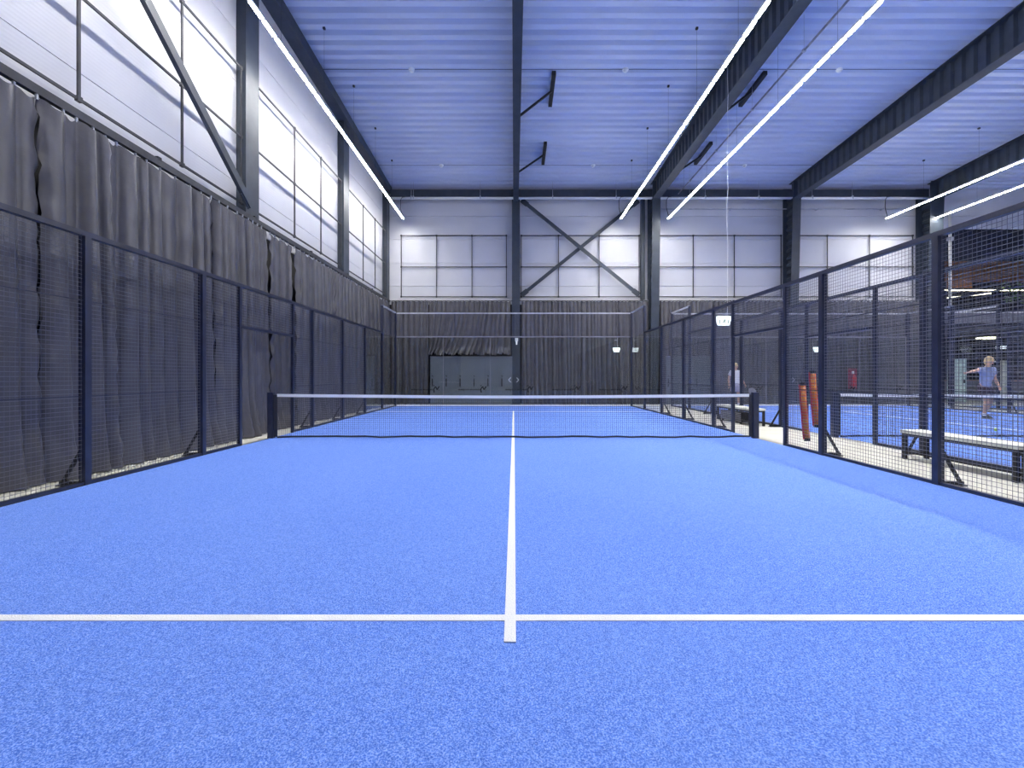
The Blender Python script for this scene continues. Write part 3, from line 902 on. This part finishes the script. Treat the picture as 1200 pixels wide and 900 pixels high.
for k in range(60):
    c = Vector((25+r.uniform(-.45,.45), 22.8+r.uniform(-.3,.3), 5.05+r.uniform(-.1,.95)))
    d = Vector((r.uniform(-1,1), r.uniform(-1,1), r.uniform(-.3,1))).normalized()*.22
    e = d.cross(Vector((r.uniform(-1,1), r.uniform(-1,1), 1))).normalized()*.06
    mb.quad(tuple(c), tuple(c+d*.5+e), tuple(c+d), tuple(c+d*.5-e))
stuff(mb.build('leaves', M_leaf, t))
MB().tube([(25, 22.8, 4.8), (25.03, 22.8, 5.9)], .02, 6).build('stem', M_leaf, t)
t = thing('pendant_lamp', 'oval ring lamp hanging in the lower lounge', 'light', (24.6, 23.6, 3.3))
pts = [(24.6+.42*math.cos(a*PI/10), 23.6+.42*math.sin(a*PI/10), 3.25) for a in range(21)]
MB().tube(pts, .04, 8).build('ring', M_warmlamp, t, smooth=True)
MB().wire((24.6, 24.0, 3.26), (24.6, 23.6, 3.62), .008).wire((24.6, 23.2, 3.26), (24.6, 23.6, 3.62), .008).build('wire', M_dark, t)
t = thing('pale_door', 'pale green ribbed door of the lower lounge, left of the cream post', 'door', (21.6, 22.2, 0))
for k in range(4):
    a = 21.28+k*.185; MB().box(a+.008, a+.177, 22.2, 22.25, .05, 2.12).build('plank', M_pale, t)
MB().box(21.22, 22.08, 22.18, 22.27, 2.12, 2.22).build('lintel', M_navy, t)
for xx in (21.22, 22.03): MB().box(xx, xx+.05, 22.18, 22.27, 0, 2.12).build('jamb', M_pale, t)
MB().box(21.95, 21.98, 22.14, 22.2, .95, 1.1).build('handle', M_dark, t)
t = thing('cream_pillar', 'cream pillar standing in the lower lounge', 'pillar', (23.75, 22.1, 0))
MB().box(23.6, 23.9, 21.95, 22.25, 0.08, 1.95).build('shaft', M_cream, t)
MB().box(23.57, 23.93, 21.92, 22.28, 0, .08).build('plinth', M_cream, t)
MB().box(23.55, 23.95, 21.9, 22.3, 1.95, 2.03).build('cap', M_cream, t)
t = thing('counter', 'long dark counter with timber top in the lower lounge', 'counter', (26.5, 24.5, 0))
MB().box(22.4, 31, 24.3, 25.0, 0, 1.0).build('front', M_slat, t)
MB().box(22.35, 31.05, 24.25, 25.05, 1.0, 1.06).build('worktop', M_timber, t)
t = thing('letter_sign', 'row of small white lit letters over the lower lounge', 'sign', (24.0, 22.3, 2.7))
lx = 23.66
for wdt in (.10, .13, .11, .12, .12):
    b = MB().box(lx, lx+.03, 22.3, 22.33, 2.62, 2.76).box(lx, lx+wdt, 22.3, 22.33, 2.735, 2.76)
    if wdt != .12: b.box(lx, lx+wdt, 22.3, 22.33, 2.62, 2.645).box(lx+wdt-.03, lx+wdt, 22.3, 22.33, 2.62, 2.76)
    b.build('letter', M_letter, t); lx += wdt+.04
MB().box(23.6, 24.3, 22.34, 22.37, 2.56, 2.82).build('backing', M_navy, t)
for e in (23.65, 24.25): MB().wire((e, 22.35, 2.8), (e, 22.35, 3.62), .01).build('wire', M_dark, t)

# ---------------------------------------------------------------- people
M_skin = noisy('skin', (0.55,0.33,0.22), (0.62,0.38,0.27), 12, 0.5)
M_blond = noisy('blond_hair', (0.50,0.36,0.14), (0.66,0.50,0.24), 30, 0.6, 0.4)
M_shirtw = noisy('white_shirt', (0.74,0.74,0.78), (0.82,0.82,0.86), 6, 0.8, 0.3, 18)
M_shirtb = noisy('blue_grey_shirt', (0.20,0.24,0.38), (0.26,0.30,0.46), 6, 0.8, 0.3, 18)
M_shortg = noisy('grey_shorts', (0.42,0.38,0.46), (0.5,0.46,0.54), 6, 0.8)
M_shortd = noisy('dark_shorts', (0.03,0.015,0.03), (0.05,0.03,0.045), 6, 0.8)
M_shoe = noisy('dark_shoe', (0.02,0.025,0.022), (0.04,0.05,0.045), 10, 0.6)
M_shoew = noisy('pale_shoe', (0.6,0.6,0.62), (0.7,0.7,0.72), 10, 0.6)
M_eye = mat('eye_dark', (0.02,0.02,0.03), 0.2)
M_lip = mat('lips', (0.42,0.16,0.14), 0.5)
M_eyew = mat('eye_white', (0.8,0.8,0.8), 0.3)

def skin_obj(name, chains, material, parent, sub=1):
    """chains: list of [(pos, radius), ...]; a chain may start with an int = vertex index of an earlier joint"""
    vs, es, rs, roots = [], [], [], []
    for ch in chains:
        prev = None
        for it in ch:
            if isinstance(it, int): prev = it; continue
            p, r = it
            vs.append(p); rs.append(r)
            if prev is not None: es.append((prev, len(vs)-1))
            else: roots.append(len(vs)-1)
            prev = len(vs)-1
    me = bpy.data.meshes.new(name); me.from_pydata(vs, es, [])
    me.materials.append(material)
    o = bpy.data.objects.new(name, me); C.objects.link(o); o.parent = parent
    m = o.modifiers.new('Skin', 'SKIN'); m.use_smooth_shade = True
    if not me.skin_vertices:
        bpy.context.view_layer.objects.active = o
    sk = me.skin_vertices[0].data
    for i, r in enumerate(rs):
        rr = r if isinstance(r, tuple) else (r, r)
        sk[i].radius = rr; sk[i].use_root = i in roots
    s = o.modifiers.new('Sub', 'SUBSURF'); s.levels = sub; s.render_levels = sub
    return o

def person(label, loc, rotz, scale, J, shirt, shorts, hair, shoe, grip):
    """J: joints in local metres for a 1.78 m figure facing -Y"""
    t = thing('person', label, 'person', loc)
    t.rotation_euler = (0, 0, rotz); t.scale = (scale,)*3
    V = Vector
    def mix(a, b, f): return tuple(V(a)*(1-f)+V(b)*f)
    hip = J['hip']; neck = J['neck']; head = J['head']
    chains = []
    chains.append([(hip, (.135,.10)), (mix(hip, neck, .35), (.12,.09)), (mix(hip, neck, .7), (.15,.105)), (mix(hip, neck, .95), (.09,.075)),
                   (mix(neck, head, .25), (.055,.055)), (mix(neck, head, .5), (.058,.06)), (head, (.078,.095)), (mix(neck, head, 1.42), (.062,.075))])
    for s in ('L', 'R'):
        sh, el, wr = J['sh'+s], J['el'+s], J['wr'+s]
        chains.append([2, (sh, .062), (mix(sh, el, .5), .05), (el, .042), (mix(el, wr, .35), .042), (wr, .028)])
        h, kn, an = J['h'+s], J['kn'+s], J['an'+s]
        chains.append([0, (h, .095), (mix(h, kn, .5), .082), (kn, .058), (mix(kn, an, .3), .060), (an, .038)])
        # hand: palm and five fingers as short chains rooted in the palm
        d = (V(wr)-V(el)).normalized(); side = V(J['palm'+s]).normalized()   # side: direction of the thumb
        nrm = d.cross(side).normalized()
        pc = V(wr)+d*.05
        chains.append([(tuple(V(wr)-d*.01), (.026,.02)), (tuple(pc), (.036,.016)), (tuple(V(wr)+d*.085), (.036,.015))])
        curl = J['curl'+s]
        for k, ln in enumerate((.072, .08, .075, .058)):
            b = V(wr)+d*.08+side*(.028-.019*k)
            a1 = b+(d*math.cos(curl*.5)+nrm*math.sin(curl*.5))*ln*.5
            a2 = a1+(d*math.cos(curl*1.3)+nrm*math.sin(curl*1.3))*ln*.3
            a3 = a2+(d*math.cos(curl*2)+nrm*math.sin(curl*2))*ln*.25
            chains.append([(tuple(b), .0095), (tuple(a1), .009), (tuple(a2), .0085), (tuple(a3), .007)])
        b = V(wr)+d*.03+side*.025
        a1 = b+(d*.6+side*.6+nrm*.3*curl)*.04; a2 = a1+(d*.8+side*.1+nrm*.5*curl)*.035
        chains.append([(tuple(b), .012), (tuple(a1), .0105), (tuple(a2), .008)])
    skin_obj('body', chains, M_skin, t, 2)
    # shirt
    e = .022
    ch = [[(mix(hip, neck, -.16), (.152+e,.118+e)), (mix(hip, neck, .05), (.145+e,.112+e)), (mix(hip, neck, .3), (.125+e,.095+e)), (mix(hip, neck, .7), (.152+e,.11+e)), (mix(hip, neck, .94), (.085+e,.075+e))]]
    for s in ('L', 'R'):
        sh, el = J['sh'+s], J['el'+s]
        ch.append([3, (sh, .07+e*.6), (mix(sh, el, .55), .058+e*.7)])
    skin_obj('shirt', ch, shirt, t, 2)
    ch = [[(mix(hip, neck, .14), (.128+e*.6,.10+e*.6)), (hip, (.14+e,.11+e))]]
    for s in ('L', 'R'):
        h, kn = J['h'+s], J['kn'+s]
        ch.append([1, (h, .10+e*.7), (mix(h, kn, .45), .092+e), (mix(h, kn, .78), .09+e)])
    skin_obj('shorts', ch, shorts, t, 2)
    # shoes and socks
    for s in ('L', 'R'):
        an = V(J['an'+s]); fd = V(J['foot'+s]).normalized()
        z = an.z
        base = V((an.x, an.y, z-.045))
        skin_obj('shoe', [[(tuple(base-fd*.055), (.04,.045)), (tuple(base+fd*.03), (.043,.045)), (tuple(base+fd*.12+V((0,0,-.012))), (.046,.034)), (tuple(base+fd*.18+V((0,0,-.016))), (.036,.026))]], shoe, t, 2)
        skin_obj('sock', [[(tuple(an+V((0,0,-.02))), .045), (tuple(V(mix(an, J['kn'+s], .25))), .05)]], M_shirtw, t, 1)
    # head details, built around the head joint facing -Y
    hx, hy, hz = head
    MB().sphere((hx, hy+.018, hz+.035), .094, .108, .118, 18, 10, 0, .56).sphere((hx, hy+.045, hz-.0), .09, .085, .12, 16, 8, .3, .75).build('hair', hair, None, True).parent = t
    for sx in (-1, 1):
        MB().sphere((hx+sx*.034, hy-.083, hz+.012), .017, .012, .011, 10, 6).build('eye', M_eyew, None, True).parent = t
        MB().sphere((hx+sx*.034, hy-.093, hz+.012), .008, .005, .008, 8, 6).build('pupil', M_eye, None, True).parent = t
        MB().sphere((hx+sx*.083, hy+.01, hz-.01), .014, .025, .034, 10, 6).build('ear', M_skin, None, True).parent = t
        MB().bar((hx+sx*.018, hy-.09, hz+.036), (hx+sx*.052, hy-.083, hz+.036), .008, .008).build('eyebrow', hair, None).parent = t
    MB().tube([(hx, hy-.085, hz+.015), (hx, hy-.105, hz-.018), (hx, hy-.10, hz-.032)], [.009, .014, .012], 8).build('nose', M_skin, None, True).parent = t
    MB().sphere((hx, hy-.083, hz-.062), .027, .012, .009, 10, 6).build('mouth', M_lip, None, True).parent = t
    return t

J1 = dict(hip=(0,0,.95), neck=(0,.01,1.47), head=(0,-.01,1.63),
          shL=(-.185,.01,1.41), elL=(-.27,.02,1.13), wrL=(-.29,-.06,.89), palmL=(.1,-1,0), curlL=.5,
          shR=(.185,.01,1.41), elR=(.255,.03,1.14), wrR=(.32,-.10,.92), palmR=(-.1,-1,.1), curlR=.9,
          hL=(-.09,0,.90), knL=(-.11,-.02,.49), anL=(-.12,.02,.088), footL=(-.3,-1,0),
          hR=(.09,0,.90), knR=(.11,-.02,.49), anR=(.13,.02,.088), footR=(.3,-1,0))
p1 = person('player in a white T-shirt and grey shorts standing on the neighbouring court, racket lowered', (9.15, 18.75, .012), 0, 1.02,
            J1, M_shirtw, M_shortg, M_blond, M_shoew, None)
J2 = dict(hip=(0,0,.93), neck=(.02,-.05,1.45), head=(.05,-.08,1.61),
          shL=(-.165,-.05,1.39), elL=(-.40,-.10,1.34), wrL=(-.62,-.16,1.30), palmL=(0,-.4,1), curlL=.5,
          shR=(.20,-.03,1.39), elR=(.30,.02,1.12), wrR=(.26,-.12,.92), palmR=(-.1,-1,0), curlR=.5,
          hL=(-.09,0,.88), knL=(-.06,-.10,.48), anL=(-.05,-.02,.088), footL=(.7,-.6,0),
          hR=(.09,0,.88), knR=(.16,.0,.49), anR=(.20,.22,.13), footR=(.5,-1,-.35))
person('player in a blue-grey shirt and dark shorts reaching one arm out on the neighbouring court', (14.1, 13.6, .012), 0, 1.06,
       J2, M_shirtb, M_shortd, M_blond, M_shoe, None)
# racket in the standing player's hand: a thing of its own
def racket(hand, tip, label):
    h = Vector(hand); d = (Vector(tip)-h).normalized()
    t = thing('padel_racket', label, 'racket', tuple(h))
    MB().tube([h-d*.05, h+d*.10], .016, 10).build('grip', M_dark, t, smooth=True)
    up = Vector((0,1,0)); a = d.cross(up).normalized(); c = h+d*.30
    mb = MB(); n = 28
    for yy in (-.017, .017):
        for k in range(n):
            q = 2*PI*k/n
            mb.v.append(tuple(c + a*(.125*math.cos(q)) + d*(.145*math.sin(q)) + up*yy))
    mb.f.append(tuple(range(n))); mb.m.append(0); mb.f.append(tuple(reversed(range(n, 2*n)))); mb.m.append(0)
    for k in range(n): mb.f.append((k, n+k, n+(k+1)%n, (k+1)%n)); mb.m.append(0)
    f = mb.build('face', M_slat, t)
    hl = MB()
    for i in range(-2, 3):
        for j in range(-2, 3):
            if i*i+j*j < 6:
                q = c+a*(.035*i)+d*(.035*j)
                hl.tube([q-up*.0185, q+up*.0185], .006, 8)
    hl.build('hole', M_dark, f)
    MB().bar(h+d*.09, c+a*.07-d*.11, .018, .022, up).bar(h+d*.09, c-a*.07-d*.11, .018, .022, up).build('throat', M_dark, t)
k = 1.02
hand = Vector((9.15, 18.75, .012)) + Vector((.335, -.14, .83))*k
racket(hand, hand+Vector((.20,-.05,-.16)), 'pale grey padel racket held low in the standing player\'s hand')
